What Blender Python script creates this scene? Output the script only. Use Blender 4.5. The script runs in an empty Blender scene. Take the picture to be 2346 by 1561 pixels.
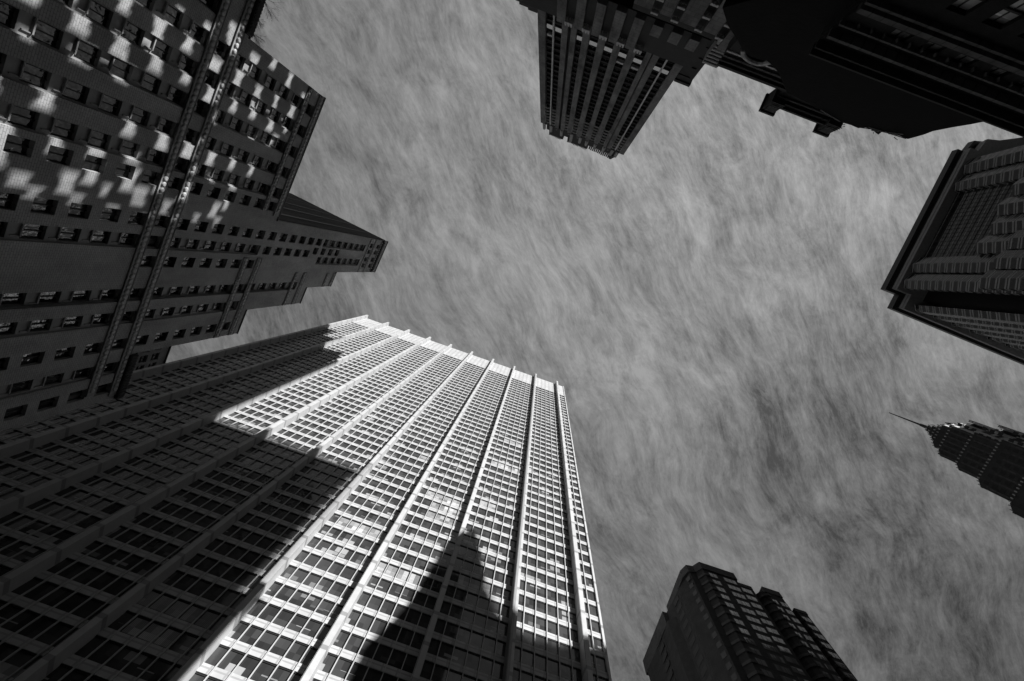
import bpy, math, random
from mathutils import Vector, Matrix
random.seed(7)
R = math.radians
S = bpy.context.scene

# ------------------------------------------------------------------ camera, sky, sun, exposure
# world frame: X runs along the white tower's front, Y away from the camera towards it, Z up;
# the camera is the origin, the pavement lies 1.6 m below it
F = 1085.0; CX, CY = 1173.0, 780.5
def _n(v): return v.normalized()
ZV = _n(Vector((1248.5-CX, 623-CY, F)))
E1 = _n(Vector((1, 0, 0)) - ZV*ZV.x); E2 = ZV.cross(E1)
aw = R(18.8)
XW = E1*math.cos(aw) + E2*math.sin(aw)
YW = -E1*math.sin(aw) + E2*math.cos(aw)
M3 = Matrix((XW, YW, ZV))                      # picture axes -> world
right, down, fwd = M3 @ Vector((1,0,0)), M3 @ Vector((0,1,0)), M3 @ Vector((0,0,1))
cam = bpy.data.objects.new('camera', bpy.data.cameras.new('camera')); S.collection.objects.link(cam)
cam.matrix_world = Matrix((( right.x, -down.x, -fwd.x, 0), (right.y, -down.y, -fwd.y, 0), (right.z, -down.z, -fwd.z, 0), (0,0,0,1)))
cam.data.sensor_width = 36; cam.data.lens = 36*F/2346; cam.data.clip_start = .1; cam.data.clip_end = 6000
S.camera = cam
M3T = M3.transposed()
def project(p):
    q = M3T @ Vector(p)
    if q.z <= .01: return None
    return CX + F*q.x/q.z, CY + F*q.y/q.z

SUN = Vector((.672, -1, .453)).normalized()
EL = math.asin(SUN.z)
w = bpy.data.worlds.new('World'); S.world = w; w.use_nodes = True
nt = w.node_tree; nt.nodes.clear()
def node(t, **k):
    n = nt.nodes.new(t)
    for a, b in k.items(): setattr(n, a, b)
    return n
L = lambda a, b: nt.links.new(a, b)
out = node('ShaderNodeOutputWorld'); bg = node('ShaderNodeBackground'); L(bg.outputs[0], out.inputs[0])
sky = node('ShaderNodeTexSky', sky_type='NISHITA', sun_disc=False)
sky.sun_elevation = EL; sky.sun_rotation = math.atan2(SUN.x, SUN.y)
sky.air_density = 1.0; sky.dust_density = .6; sky.ozone_density = 1.5
bw = node('ShaderNodeRGBToBW'); L(sky.outputs[0], bw.inputs[0])
# thin streaked cirrus on a flat layer high above: direction / height
tc = node('ShaderNodeTexCoord'); sep = node('ShaderNodeSeparateXYZ'); L(tc.outputs['Generated'], sep.inputs[0])
mx = node('ShaderNodeMath', operation='MAXIMUM'); L(sep.outputs[2], mx.inputs[0]); mx.inputs[1].default_value = .12
dx = node('ShaderNodeMath', operation='DIVIDE'); L(sep.outputs[0], dx.inputs[0]); L(mx.outputs[0], dx.inputs[1])
dy = node('ShaderNodeMath', operation='DIVIDE'); L(sep.outputs[1], dy.inputs[0]); L(mx.outputs[0], dy.inputs[1])
cmb = node('ShaderNodeCombineXYZ'); L(dx.outputs[0], cmb.inputs[0]); L(dy.outputs[0], cmb.inputs[1])
wn_ = node('ShaderNodeTexNoise'); L(cmb.outputs[0], wn_.inputs['Vector']); wn_.inputs['Scale'].default_value = 2.2; wn_.inputs['Detail'].default_value = 2.5; wn_.inputs['Roughness'].default_value = .55
wv = node('ShaderNodeVectorMath', operation='SUBTRACT'); L(wn_.outputs['Color'], wv.inputs[0]); wv.inputs[1].default_value = (.5, .5, .5)
wk = node('ShaderNodeVectorMath', operation='SCALE'); L(wv.outputs[0], wk.inputs[0]); wk.inputs['Scale'].default_value = .13
warp = node('ShaderNodeVectorMath', operation='ADD'); L(cmb.outputs[0], warp.inputs[0]); L(wk.outputs[0], warp.inputs[1])
def layer(ang, sx, sy, scale, detail, rough, dist, off=0.):
    mp = node('ShaderNodeMapping', vector_type='POINT'); L(warp.outputs[0], mp.inputs[0])
    mp.inputs['Rotation'].default_value = (0, 0, -R(ang)); mp.inputs['Location'].default_value = (off, off*.7, off*.3)
    m2 = node('ShaderNodeMapping', vector_type='POINT'); L(mp.outputs[0], m2.inputs[0]); m2.inputs['Scale'].default_value = (sx, sy, 1)
    n = node('ShaderNodeTexNoise'); L(m2.outputs[0], n.inputs['Vector'])
    n.inputs['Scale'].default_value = scale; n.inputs['Detail'].default_value = detail
    n.inputs['Roughness'].default_value = rough; n.inputs['Distortion'].default_value = dist
    return n.outputs[0]
def mul(a, k):
    m = node('ShaderNodeMath', operation='MULTIPLY'); L(a, m.inputs[0]); m.inputs[1].default_value = k; return m.outputs[0]
def add(a, b):
    m = node('ShaderNodeMath', operation='ADD'); L(a, m.inputs[0]); L(b, m.inputs[1]); return m.outputs[0]
c = add(add(mul(layer(30, .8, 1., 1.7, 3, .5, .6, 3.1), .32), mul(layer(36, .5, 1., 6.5, 10, .70, .7, 1.7), .38)),
        add(mul(layer(46, .28, 1., 32, 10, .78, .35, 5.2), .46), add(mul(layer(24, .8, 1., 14, 10, .74, .6, 8.4), .26), mul(layer(50, .25, 1., 90, 5, .75, .2, 2.2), .20))))
ramp = node('ShaderNodeMapRange'); L(c, ramp.inputs[0])
ramp.inputs[1].default_value = .66; ramp.inputs[2].default_value = .95; ramp.inputs[3].default_value = .85; ramp.inputs[4].default_value = 3.5
fin = node('ShaderNodeMath', operation='MULTIPLY'); L(bw.outputs[0], fin.inputs[0]); L(ramp.outputs[0], fin.inputs[1])
zc = node('ShaderNodeMath', operation='MAXIMUM'); L(sep.outputs[2], zc.inputs[0]); zc.inputs[1].default_value = .0
zp = node('ShaderNodeMath', operation='POWER'); L(zc.outputs[0], zp.inputs[0]); zp.inputs[1].default_value = 2.3
fi2 = node('ShaderNodeMath', operation='MULTIPLY'); L(fin.outputs[0], fi2.inputs[0]); L(zp.outputs[0], fi2.inputs[1])
L(fi2.outputs[0], bg.inputs[0]); bg.inputs[1].default_value = .067

sun = bpy.data.objects.new('sun', bpy.data.lights.new('sun', 'SUN')); S.collection.objects.link(sun)
sun.data.energy = 5.0; sun.data.angle = R(.4); sun.data.color = (1, 1, 1)
sun.rotation_euler = SUN.to_track_quat('Z', 'Y').to_euler(); sun.location = SUN*800
S.view_settings.view_transform = 'Standard'; S.view_settings.look = 'None'
S.view_settings.exposure = .8; S.view_settings.gamma = 1
S.cycles.use_denoising = True
S.cycles.max_bounces = 6; S.cycles.diffuse_bounces = 2; S.cycles.glossy_bounces = 3; S.cycles.transmission_bounces = 2
S.cycles.caustics_reflective = False; S.cycles.caustics_refractive = False

# ------------------------------------------------------------------ materials (all greys: the place is seen in black and white)
MATS = {}
class NT:
    def __init__(s, m): s.t = m.node_tree
    def n(s, t, **k):
        x = s.t.nodes.new(t)
        for a, b in k.items(): setattr(x, a, b)
        return x
    def l(s, a, b): s.t.links.new(a, b)
def base_mat(name, col, rough=.8, spec=.3):
    m = bpy.data.materials.new(name); m.use_nodes = True
    b = m.node_tree.nodes['Principled BSDF']
    b.inputs['Base Color'].default_value = (col, col, col, 1); b.inputs['Roughness'].default_value = rough
    b.inputs['Specular IOR Level'].default_value = spec
    MATS[name] = m
    return m, b, NT(m)
def stone(name, col, var=.25, scale=.35, rough=.85, bump=.15, bscale=6., joints=None, streak=1.):
    """mottled masonry; joints = (width, height, depth of tone, horizontal axis) draws block joints"""
    m, b, t = base_mat(name, col, rough)
    tc = t.n('ShaderNodeTexCoord'); mp = t.n('ShaderNodeMapping'); t.l(tc.outputs['Object'], mp.inputs[0]); mp.inputs['Scale'].default_value = (1, 1, streak)
    n = t.n('ShaderNodeTexNoise'); t.l(mp.outputs[0], n.inputs['Vector']); n.inputs['Scale'].default_value = scale; n.inputs['Detail'].default_value = 8; n.inputs['Roughness'].default_value = .65
    r = t.n('ShaderNodeMapRange'); t.l(n.outputs[0], r.inputs[0]); r.inputs[1].default_value = .3; r.inputs[2].default_value = .7
    r.inputs[3].default_value = col*(1-var); r.inputs[4].default_value = col*(1+var); v = r.outputs[0]
    if joints:
        bw_, bh_, k, ax = joints
        sx = t.n('ShaderNodeSeparateXYZ'); t.l(tc.outputs['Object'], sx.inputs[0]); cb = t.n('ShaderNodeCombineXYZ')
        t.l(sx.outputs[ax], cb.inputs[0]); t.l(sx.outputs[2], cb.inputs[1])
        br = t.n('ShaderNodeTexBrick'); t.l(cb.outputs[0], br.inputs['Vector']); br.inputs['Scale'].default_value = 1
        if name.startswith('white'): br.offset = 0
        br.inputs['Brick Width'].default_value = bw_; br.inputs['Row Height'].default_value = bh_; br.inputs['Mortar Size'].default_value = min(bw_, bh_)*.06
        br.inputs['Color1'].default_value = (1, 1, 1, 1); br.inputs['Color2'].default_value = (.86, .86, .86, 1); br.inputs['Mortar'].default_value = (1-k, 1-k, 1-k, 1)
        mm = t.n('ShaderNodeMath', operation='MULTIPLY'); bb = t.n('ShaderNodeRGBToBW'); t.l(br.outputs[0], bb.inputs[0]); t.l(v, mm.inputs[0]); t.l(bb.outputs[0], mm.inputs[1]); v = mm.outputs[0]
    t.l(v, b.inputs['Base Color'])
    if bump:
        n2 = t.n('ShaderNodeTexNoise'); t.l(tc.outputs['Object'], n2.inputs['Vector']); n2.inputs['Scale'].default_value = bscale; n2.inputs['Detail'].default_value = 5
        bp = t.n('ShaderNodeBump'); bp.inputs['Strength'].default_value = bump; bp.inputs['Distance'].default_value = .1; t.l(n2.outputs[0], bp.inputs['Height']); t.l(bp.outputs[0], b.inputs['Normal'])
    return m
def glass(name, dark, light, cell, frac=.25, rough=.04, spec=.5, wav=.0, wscale=.6, louv=False):
    """window panes: dark rooms with blinds drawn to a different height behind each pane; cell = (axis, width, offset, height, offset)"""
    m, b, t = base_mat(name, dark, rough, spec)
    tc = t.n('ShaderNodeTexCoord'); sx = t.n('ShaderNodeSeparateXYZ'); t.l(tc.outputs['Object'], sx.inputs[0])
    ax, cw, co, ch, hz = cell
    def ma(op, a, bv):
        q = t.n('ShaderNodeMath', operation=op)
        for i, x in enumerate((a, bv)):
            if isinstance(x, (int, float)): q.inputs[i].default_value = x
            else: t.l(x, q.inputs[i])
        return q.outputs[0]
    cxr = ma('DIVIDE', ma('SUBTRACT', sx.outputs[ax], co), cw); czr = ma('DIVIDE', ma('SUBTRACT', sx.outputs[2], hz), ch)
    cxf = ma('FLOOR', cxr, 0); czf = ma('FLOOR', czr, 0)
    cb = t.n('ShaderNodeCombineXYZ'); t.l(cxf, cb.inputs[0]); t.l(czf, cb.inputs[1])
    wn = t.n('ShaderNodeTexWhiteNoise', noise_dimensions='2D'); t.l(cb.outputs[0], wn.inputs[0])
    sc = t.n('ShaderNodeSeparateColor'); t.l(wn.outputs[1], sc.inputs[0])
    # blind edge: local height above 1 - blind length
    loc = ma('SUBTRACT', czr, czf)
    ln = ma('POWER', sc.outputs[0], 3.0)
    on = ma('GREATER_THAN', loc, ma('SUBTRACT', 1.0, ma('MULTIPLY', ln, 1.0)))
    tone = ma('MULTIPLY', ma('LESS_THAN', sc.outputs[1], frac), sc.outputs[2])
    v = ma('ADD', ma('MULTIPLY', ma('MULTIPLY', on, tone), light-dark), ma('MULTIPLY', ma('ADD', sc.outputs[2], .6), dark))
    if louv:
        st = ma('FRACT', ma('MULTIPLY', sx.outputs[ax], 5.5), 0); v = ma('MULTIPLY', v, ma('ADD', .55, ma('MULTIPLY', ma('GREATER_THAN', st, .35), .6)))
    t.l(v, b.inputs['Base Color'])
    if wav:
        mp = t.n('ShaderNodeMapping'); t.l(tc.outputs['Object'], mp.inputs[0]); 
        t2 = t.n('ShaderNodeVectorMath', operation='ADD'); t.l(mp.outputs[0], t2.inputs[0]); t.l(wn.outputs[1], t2.inputs[1])
        n2 = t.n('ShaderNodeTexNoise'); t.l(t2.outputs[0], n2.inputs['Vector']); n2.inputs['Scale'].default_value = wscale; n2.inputs['Detail'].default_value = 2
        bp = t.n('ShaderNodeBump'); bp.inputs['Strength'].default_value = 1; bp.inputs['Distance'].default_value = wav; t.l(n2.outputs[0], bp.inputs['Height']); t.l(bp.outputs[0], b.inputs['Normal'])
    return m

stone('white_stone', .45, .07, .5, .55, .0, joints=(1.995, 3.9, .35, 0))
stone('white_fin', .46, .09, .8, .5, .02, 3, joints=(40., 5.85, .45, 0))
stone('white_metal', .43, .06, 1.5, .45, 0)
stone('pale_brick', .42, .30, .22, .9, .25, 9, joints=(.62, .24, .75, 1), streak=.35)
stone('pale_panel', .34, .2, .6, .85, .1)
stone('band_stone', .32, .22, 1.2, .8, .1)
stone('band_disc', .5, .2, 2, .8, .1)
stone('gable_brick', .12, .55, .12, .9, .3, 5, joints=(1.2, .4, .45, 0), streak=.12)
stone('dark_metal', .015, .3, 2, .5, 0)
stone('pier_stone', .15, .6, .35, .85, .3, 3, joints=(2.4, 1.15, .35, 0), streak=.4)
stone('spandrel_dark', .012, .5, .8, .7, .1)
stone('trim_stone', .5, .3, 1.5, .8, .2, 4)
stone('cornice_stone', .10, .4, .8, .8, .2, joints=(1.3, 3., .5, 0))
stone('dark_brick', .015, .4, .8, .9, .3, 6, joints=(.5, .2, .6, 0))
stone('shroud', .002, .5, .5, .95, .3, 2)
stone('granite', .05, .25, .9, .35, .05, joints=(1.5, 4., .5, 1))
stone('granite_light', .26, .2, .9, .4, .05)
stone('brown_brick', .026, .35, .6, .85, .2, 8, joints=(.5, .22, .4, 0))
stone('ledge_stone', .045, .3, 1, .8, .1)
stone('spire_stone', .055, .35, .5, .8, .2, 2)
stone('spire_trim', .55, .15, 2, .6, .1)
stone('bark', .05, .3, 3, .9, .2)
stone('asphalt', .05, .25, .5, .9, .3, 8)
stone('paving', .10, .25, .3, .85, .1, joints=(1.2, 1.2, .3, 1))
stone('steel', .25, .2, 1, .35, 0)
stone('curtain', .12, .3, 4, .9, 0)
glass('tower_glass', .034, .34, (0, 1.995, 5.3+.0, 3.9, 64.0), .38, .05, .5, .012, .35)
glass('tower_blind', .26, .40, (0, 1.995, 5.3, 3.9, 64.0), .9, .3, .3, louv=True)
glass('sash_glass', .006, .13, (1, .8, .3, 3.6, .6), .45, .03, .6, .13, .9)
MATS['sash_glass'].node_tree.nodes['Principled BSDF'].inputs['IOR'].default_value = 2.1
glass('deep_glass', .010, .05, (0, 1.9, .2, 3.44, .4), .4, .05, .4, .02, .6)
glass('sky_glass', .13, .50, (0, 1.1, .2, 2.9, .4), .85, .05, 1.0, .01, .5)  # pale pane colour stands in for the sky's reflection
glass('panel_glass', .028, .06, (1, 1.5, .2, 3.9, .4), .5, .12, .5, .004, .4)
def striped(name, dark, light, pitch, off, lo, hi):
    m, b, t = base_mat(name, dark, .15, .5)
    tc = t.n('ShaderNodeTexCoord'); sx = t.n('ShaderNodeSeparateXYZ'); t.l(tc.outputs['Object'], sx.inputs[0])
    def ma(op, a, bv):
        q = t.n('ShaderNodeMath', operation=op)
        for i, x in enumerate((a, bv)):
            if isinstance(x, (int, float)): q.inputs[i].default_value = x
            else: t.l(x, q.inputs[i])
        return q.outputs[0]
    fr_ = ma('FRACT', ma('DIVIDE', ma('SUBTRACT', sx.outputs[2], off), pitch), 0); v = None
    for a_, b_ in zip(lo, hi):
        k = ma('MULTIPLY', ma('GREATER_THAN', fr_, a_), ma('LESS_THAN', fr_, b_)); v = k if v is None else ma('ADD', v, k)
    n = t.n('ShaderNodeTexNoise'); t.l(tc.outputs['Object'], n.inputs['Vector']); n.inputs['Scale'].default_value = .5; n.inputs['Detail'].default_value = 6
    vv = ma('ADD', ma('MULTIPLY', v, light-dark), dark); vv = ma('MULTIPLY', vv, ma('ADD', .6, ma('MULTIPLY', n.outputs[0], .8)))
    t.l(vv, b.inputs['Base Color']); t.l(ma('ADD', ma('MULTIPLY', v, .5), .15), b.inputs['Roughness'])
striped('bay_bands', .018, .30, 3.9, 1.0, (.04, .34), (.20, .50))
base_mat('mirror_panel', .75, .18, .5)[1].inputs['Metallic'].default_value = 1
glass('lit_glass', .38, .75, (0, 2.2, .1, 3.44, .1), .9, .25, .5, .01, .5)  # pale pane colour makes the windows look lit

# ------------------------------------------------------------------ mesh helpers
COL = S.collection
class MB:
    def __init__(s): s.v = []; s.f = []; s.sm = False
    def quad(s, a, b, c_, d):
        k = len(s.v); s.v += [a, b, c_, d]; s.f.append((k, k+1, k+2, k+3))
    def box(s, x0, x1, y0, y1, z0, z1):
        k = len(s.v)
        s.v += [(x0,y0,z0),(x1,y0,z0),(x1,y1,z0),(x0,y1,z0),(x0,y0,z1),(x1,y0,z1),(x1,y1,z1),(x0,y1,z1)]
        s.f += [(k,k+3,k+2,k+1),(k+4,k+5,k+6,k+7),(k,k+1,k+5,k+4),(k+1,k+2,k+6,k+5),(k+2,k+3,k+7,k+6),(k+3,k,k+4,k+7)]
    def prism(s, poly, z0, z1, top=None):
        k = len(s.v); n = len(poly); top = top or poly
        s.v += [(x, y, z0) for x, y in poly] + [(x, y, z1) for x, y in top]
        s.f += [tuple(range(k, k+n))[::-1], tuple(range(k+n, k+2*n))] + [(k+i, k+(i+1) % n, k+n+(i+1) % n, k+n+i) for i in range(n)]
    def slab(s, pts, off):
        """flat polygon of 3-D points, pushed along off"""
        k = len(s.v); n = len(pts); o = Vector(off)
        s.v += [tuple(p) for p in pts] + [tuple(Vector(p)+o) for p in pts]
        s.f += [tuple(range(k, k+n)), tuple(range(k+n, k+2*n))[::-1]] + [(k+i, k+n+i, k+n+(i+1) % n, k+(i+1) % n) for i in range(n)]
    def tube(s, a, b, r0, r1=None, n=8):
        a, b = Vector(a), Vector(b); r1 = r0 if r1 is None else r1
        d = (b-a).normalized(); u = d.orthogonal().normalized(); w_ = d.cross(u); k = len(s.v)
        for p, r in ((a, r0), (b, r1)):
            s.v += [tuple(p + (u*math.cos(2*math.pi*i/n) + w_*math.sin(2*math.pi*i/n))*r) for i in range(n)]
        s.f += [(k+i, k+(i+1) % n, k+n+(i+1) % n, k+n+i) for i in range(n)] + [tuple(range(k, k+n))[::-1], tuple(range(k+n, k+2*n))]
    def dome(s, c_, ax, r, hgt, n=10):
        """a low round boss on a wall: c_ centre, ax outward unit vector"""
        c_, ax = Vector(c_), Vector(ax); u = ax.orthogonal().normalized(); w_ = ax.cross(u); k = len(s.v)
        for rr, hh in ((r, 0), (r*.92, hgt*.6), (r*.6, hgt)):
            s.v += [tuple(c_ + ax*hh + (u*math.cos(2*math.pi*i/n) + w_*math.sin(2*math.pi*i/n))*rr) for i in range(n)]
        for q in (0, 1): s.f += [(k+q*n+i, k+q*n+(i+1) % n, k+(q+1)*n+(i+1) % n, k+(q+1)*n+i) for i in range(n)]
        s.f.append(tuple(range(k+2*n, k+3*n)))
    def build(s, name, mat, parent=None, kind=None, label=None):
        if not s.v: return None
        o0 = parent.get('_off', (0, 0, 0)) if parent else (0, 0, 0)
        me = bpy.data.meshes.new(name)
        me.from_pydata([(x-o0[0], y-o0[1], z-o0[2]) for x, y, z in s.v], [], s.f)
        me.materials.append(MATS[mat]); me.update()
        o = bpy.data.objects.new(name, me); COL.objects.link(o)
        if parent:
            o.parent = parent; o['_off'] = o0
        if kind: o['kind'] = kind
        if label: o['label'] = label
        return o
def thing(name, label, cat, base=(0, 0), rot=0., group=None, z=-1.6):
    o = bpy.data.objects.new(name, None); COL.objects.link(o)
    a = R(rot); bx, by = base
    o.location = (bx*math.cos(a)-by*math.sin(a), bx*math.sin(a)+by*math.cos(a), z); o.rotation_euler = (0, 0, a)
    o['_off'] = (bx, by, z); o['_rot'] = a; o['label'] = label; o['category'] = cat
    if group: o['group'] = group
    return o
def toworld(root, p):
    a = root['_rot']; return (p[0]*math.cos(a)-p[1]*math.sin(a), p[0]*math.sin(a)+p[1]*math.cos(a), p[2])
def area(root, pts):
    q = [project(toworld(root, p)) for p in pts]
    if any(x is None for x in q): return 0
    cx_ = sum(x[0] for x in q)/len(q); cy_ = sum(x[1] for x in q)/len(q)
    if not (-10 < cx_ < 2356 and -10 < cy_ < 1571): return -1
    return abs(sum(q[i][0]*q[(i+1) % len(q)][1]-q[(i+1) % len(q)][0]*q[i][1] for i in range(len(q))))/2
def hw(mb, T, a0, a1, b0, b1, holes, depth, d=0.):
    """wall a0..a1 by b0..b1 with holes (a,b,a,b) and reveals going in by depth; T maps (a, b, outward) to a point"""
    hs = [(max(a0, h[0]), max(b0, h[1]), min(a1, h[2]), min(b1, h[3])) for h in holes if h[0] < a1-.01 and h[2] > a0+.01 and h[1] < b1-.01 and h[3] > b0+.01]
    bs = sorted({b0, b1} | {h[1] for h in hs} | {h[3] for h in hs})
    for q0, q1 in zip(bs, bs[1:]):
        if q1-q0 < 1e-4: continue
        m = (q0+q1)/2; row = sorted((h[0], h[2]) for h in hs if h[1] < m < h[3]); x = a0
        for h0, h1 in row + [(a1, a1)]:
            if h0 > x+1e-4: mb.quad(T(x, q0, d), T(h0, q0, d), T(h0, q1, d), T(x, q1, d))
            x = max(x, h1)
    for a, b, c_, e in hs:
        for p, q in (((a, b), (c_, b)), ((c_, b), (c_, e)), ((c_, e), (a, e)), ((a, e), (a, b))):
            mb.quad(T(*p, d), T(*q, d), T(*q, d-depth), T(*p, d-depth))
def windows(root, items, fmat, pmat, name='window', cap=100):
    """items: (corner points, function(frame MB, pane MB)); the largest in the picture become parts of their own"""
    it = sorted(items, key=lambda x: -area(root, x[0]))
    for i, (pts, fn) in enumerate(it[:cap]):
        f, p = MB(), MB(); fn(f, p)
        if fmat and f.v:
            o = f.build(name, fmat, root); p.build('pane', pmat, o)
        else: p.build(name, pmat, root)
    if len(it) > cap:
        f, p = MB(), MB()
        for pts, fn in it[cap:]: fn(f, p)
        if fmat and f.v:
            o = f.build(name, fmat, root, kind='stuff'); p.build('pane', pmat, o, kind='stuff')
        else: p.build(name, pmat, root, kind='stuff')

# ------------------------------------------------------------------ ground
g = MB(); g.quad((-3000, -3000, -1.62), (3000, -3000, -1.62), (3000, 3000, -1.62), (-3000, 3000, -1.62)); o = g.build('street', 'asphalt'); o['kind'] = 'structure'
g = MB(); g.box(-40, 95, 6, 52, -1.7, -1.48); o = g.build('pavement', 'paving'); o['kind'] = 'structure'

# ------------------------------------------------------------------ white tower (bottom of the picture)
YF = 54.08; PIT = 11.97; FX0 = -82.9
wt = thing('office_tower', 'white slab tower with bold vertical fins and a sunlit window grid', 'skyscraper', (-27, 72))
FINX = [FX0 + PIT*i for i in range(10)]
fl = [64.0 + 3.9*k for k in range(-15, 43)]
for i, x in enumerate(FINX):
    m = MB(); m.box(x, x+.92, YF-1.72, YF+.6, -1.6, 248.2)
    m.build('column', 'white_fin', wt)
    m = MB(); m.box(x+.04, x+.085, YF-1.735, YF-1.72, -1.6, 248.1); m.build('column_groove', 'dark_metal', wt) if i > 3 else None
for zb in fl:
    m = MB(); m.box(-82.9, 29.1, YF+.02, YF+.5, zb, zb+1.16); m.build('spandrel', 'white_stone', wt)
m = MB(); m.box(-82.9, 29.1, YF, YF+.6, 228.0, 247.6)
m.build('parapet', 'white_stone', wt)
m = MB()
for i in range(9):
    for k in range(1, 6):
        x = FINX[i] + .46 + k*1.995; m.box(x-.03, x+.03, YF-.004, YF, 228.1, 247.4)
m.build('parapet_joint', 'dark_metal', wt)
for i in range(10):
    for k in (range(1, 6) if i < 9 else (1,)):
        x = FINX[i] + .46 + k*1.995
        m = MB(); m.box(x-.06, x+.06, YF-.2, YF+.018, -1.6, 228.0 if True else 0); m.build('mullion', 'white_metal', wt)
m = MB(); m.box(29.1, 29.5, YF-.25, YF+38, -1.6, 247.8); m.box(-83.5, -82.9, YF-.2, YF+38, -1.6, 247.8); m.build('end_wall', 'white_fin', wt)
m = MB(); m.box(-82.9, 29.1, YF+.9, YF+38, -1.6, 247.2); m.build('core_wall', 'dark_metal', wt)
items = []; blind = []
rb = random.Random(3)
for zb in fl:
    z0, z1 = zb+1.16, zb+3.9
    if zb+3.9 > 228.2: z1 = 228.0
    if z1 <= z0: continue
    for i in range(10):
        xa = FINX[i]+.92; xb = FINX[i+1] if i < 9 else 29.1
        pts = [(xa, YF, z0), (xb, YF, z0), (xb, YF, z1), (xa, YF, z1)]
        def fn(f, p, xa=xa, xb=xb, z0=z0, z1=z1):
            p.quad((xa, YF+.2, z0), (xb, YF+.2, z0), (xb, YF+.2, z1), (xa, YF+.2, z1))
            f.box(xa, xb, YF+.12, YF+.198, z0, z0+.07); f.box(xa, xb, YF+.12, YF+.198, z1-.2, z1-.001)
        items.append((pts, fn))
windows(wt, items, 'dark_metal', 'tower_glass')
# drawn vertical blinds seen in a few panes
bl = [(7, 6, (2, 3, 4, 5)), (7, 7, (2, 3, 4, 5)), (7, 8, (1, 2, 3, 4)), (8, 9, (1, 2)), (6, 12, (4, 5)), (8, 2, (1, 2, 3)), (7, 1, (0, 1, 2, 3)), (5, -4, (0, 1, 2, 3, 4)), (5, -5, (1, 2, 3)), (8, 20, (2, 3, 4)), (9, 16, (0,)), (6, 3, (1, 2, 3, 4)), (8, 15, (1, 2, 3, 4))]
for b_, k, cells in bl:
    m = MB(); z0 = 64+3.9*k+1.35
    for c_ in cells:
        x0 = FINX[b_-1]+.46+c_*1.995+.12 + (.4 if c_ == 0 else 0); x1 = FINX[b_-1]+.46+(c_+1)*1.995-.12
        m.box(x0, x1, YF+.15, YF+.19, z0, z0+2.2)
    m.build('window_blind', 'tower_blind', wt)

# ------------------------------------------------------------------ stepped brick tower (left of the picture)
DA = 47.0
br = thing('brick_tower', 'stepped pale brick skyscraper with carved rope bands and dappled light', 'skyscraper', (-63, 12), 7.4)
TA = lambda a, b, d: (-DA+d, a, b)
fh = lambda k: 1.03 + .0764*k                      # window centre heights, in units of DA
secs = [(-1.6, -.206, 0, 1.333), (-.206, .277, 0, 1.781), (.277, .495, 0, 3.07), (.495, .577, 0, 2.49), (.577, .66, 0, 2.23), (.66, .765, 0, 1.81), (.765, .915, 0, 1.333)]
def top_at(y):
    for s_ in secs:
        if s_[0] <= y < s_[1]: return s_[3]
    return 0
wins = []          # (y centre, h centre, half width, half height, inner depth)
strips = []
HWd, HHt = .0172, .0245
def strip(y, k0, k1, hi=None):
    strips.append((y-HWd-.0015, fh(k0)-.030, y+HWd+.0035, fh(k1)+.028))
    for k in range(k0, k1+1): wins.append((y, fh(k), HWd, HHt, 1))
for y in (-.62, -.54, -.46, -.38, -.30, -.222): strip(y, -9, 2)
for y in (-.14,): strip(y, -9, 9 if y > -.2 else 2)
for y in (-.062, .017, .096, .176): strip(y, -9, 9)
def plain(y, k0, k1):
    for k in range(k0, k1+1): wins.append((y, fh(k), HWd, HHt, 0))
plain(.229, -9, 9); plain(.341, -9, 15)
strip(.402, -9, 9); plain(.402, 10, 14)
plain(.461, 3, 9)
strip(.562, -9, 14); strip(.634, -9, 9); plain(.722, -9, 9); strip(.80, -9, 3); plain(.87, -9, 3)
for y in (.341, .432): strip(y, 16, 22) if y < .4 else strip(y, 16, 22)
for k in range(15, 19): wins.append((.386, fh(k), HWd, HHt*.85, 0))
for y in (.32, .36, .41, .45): wins.append((y, 2.825, HWd*.8, HHt, 0)); wins.append((y, 2.94, HWd*.8, HHt, 0))
strips = [tuple(v*DA for v in s_) for s_ in strips]
wins = [tuple(v*DA for v in q[:4]) + (q[4],) for q in wins]
bands = [(-1.6, .88, 1.208, 1.236), (-1.6, .90, 1.284, 1.314), (-.206, .11+.14, 1.668, 1.694), (-.206, .262, 1.745, 1.778),
         (.433, .765, 1.672, 1.70), (.433, .765, 1.752, 1.782), (.495, .66, 2.072, 2.092), (.495, .66, 2.146, 2.176), (.50, .577, 2.386, 2.408), (.50, .577, 2.462, 2.486),
         (.278, .494, 2.776, 2.796), (.278, .494, 2.858, 2.876), (.285, .487, 2.965, 2.985)]
rects = [(y-a, z-b, y+a, z+b) for y, z, a, b, _ in wins if not _]
for s_ in secs:
    y0, y1, _, h = s_; m = MB(); hl = rects + strips
    hw(m, TA, y0*DA, y1*DA, -1.6, h*DA, hl, .6)
    # the mass behind the front
    m.box(-DA-32, -DA-1.2, y0*DA+.02, y1*DA-.02, -1.6, h*DA-.05)
    m.quad((-DA, y0*DA, -1.6), (-DA-1.3, y0*DA, -1.6), (-DA-1.3, y0*DA, h*DA), (-DA, y0*DA, h*DA))
    m.quad((-DA, y1*DA, -1.6), (-DA-1.3, y1*DA, -1.6), (-DA-1.3, y1*DA, h*DA), (-DA, y1*DA, h*DA))
    m.quad((-DA, y0*DA, h*DA), (-DA-1.3, y0*DA, h*DA), (-DA-1.3, y1*DA, h*DA), (-DA, y1*DA, h*DA))
    m.build('brick_wall', 'pale_brick', br)
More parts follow.
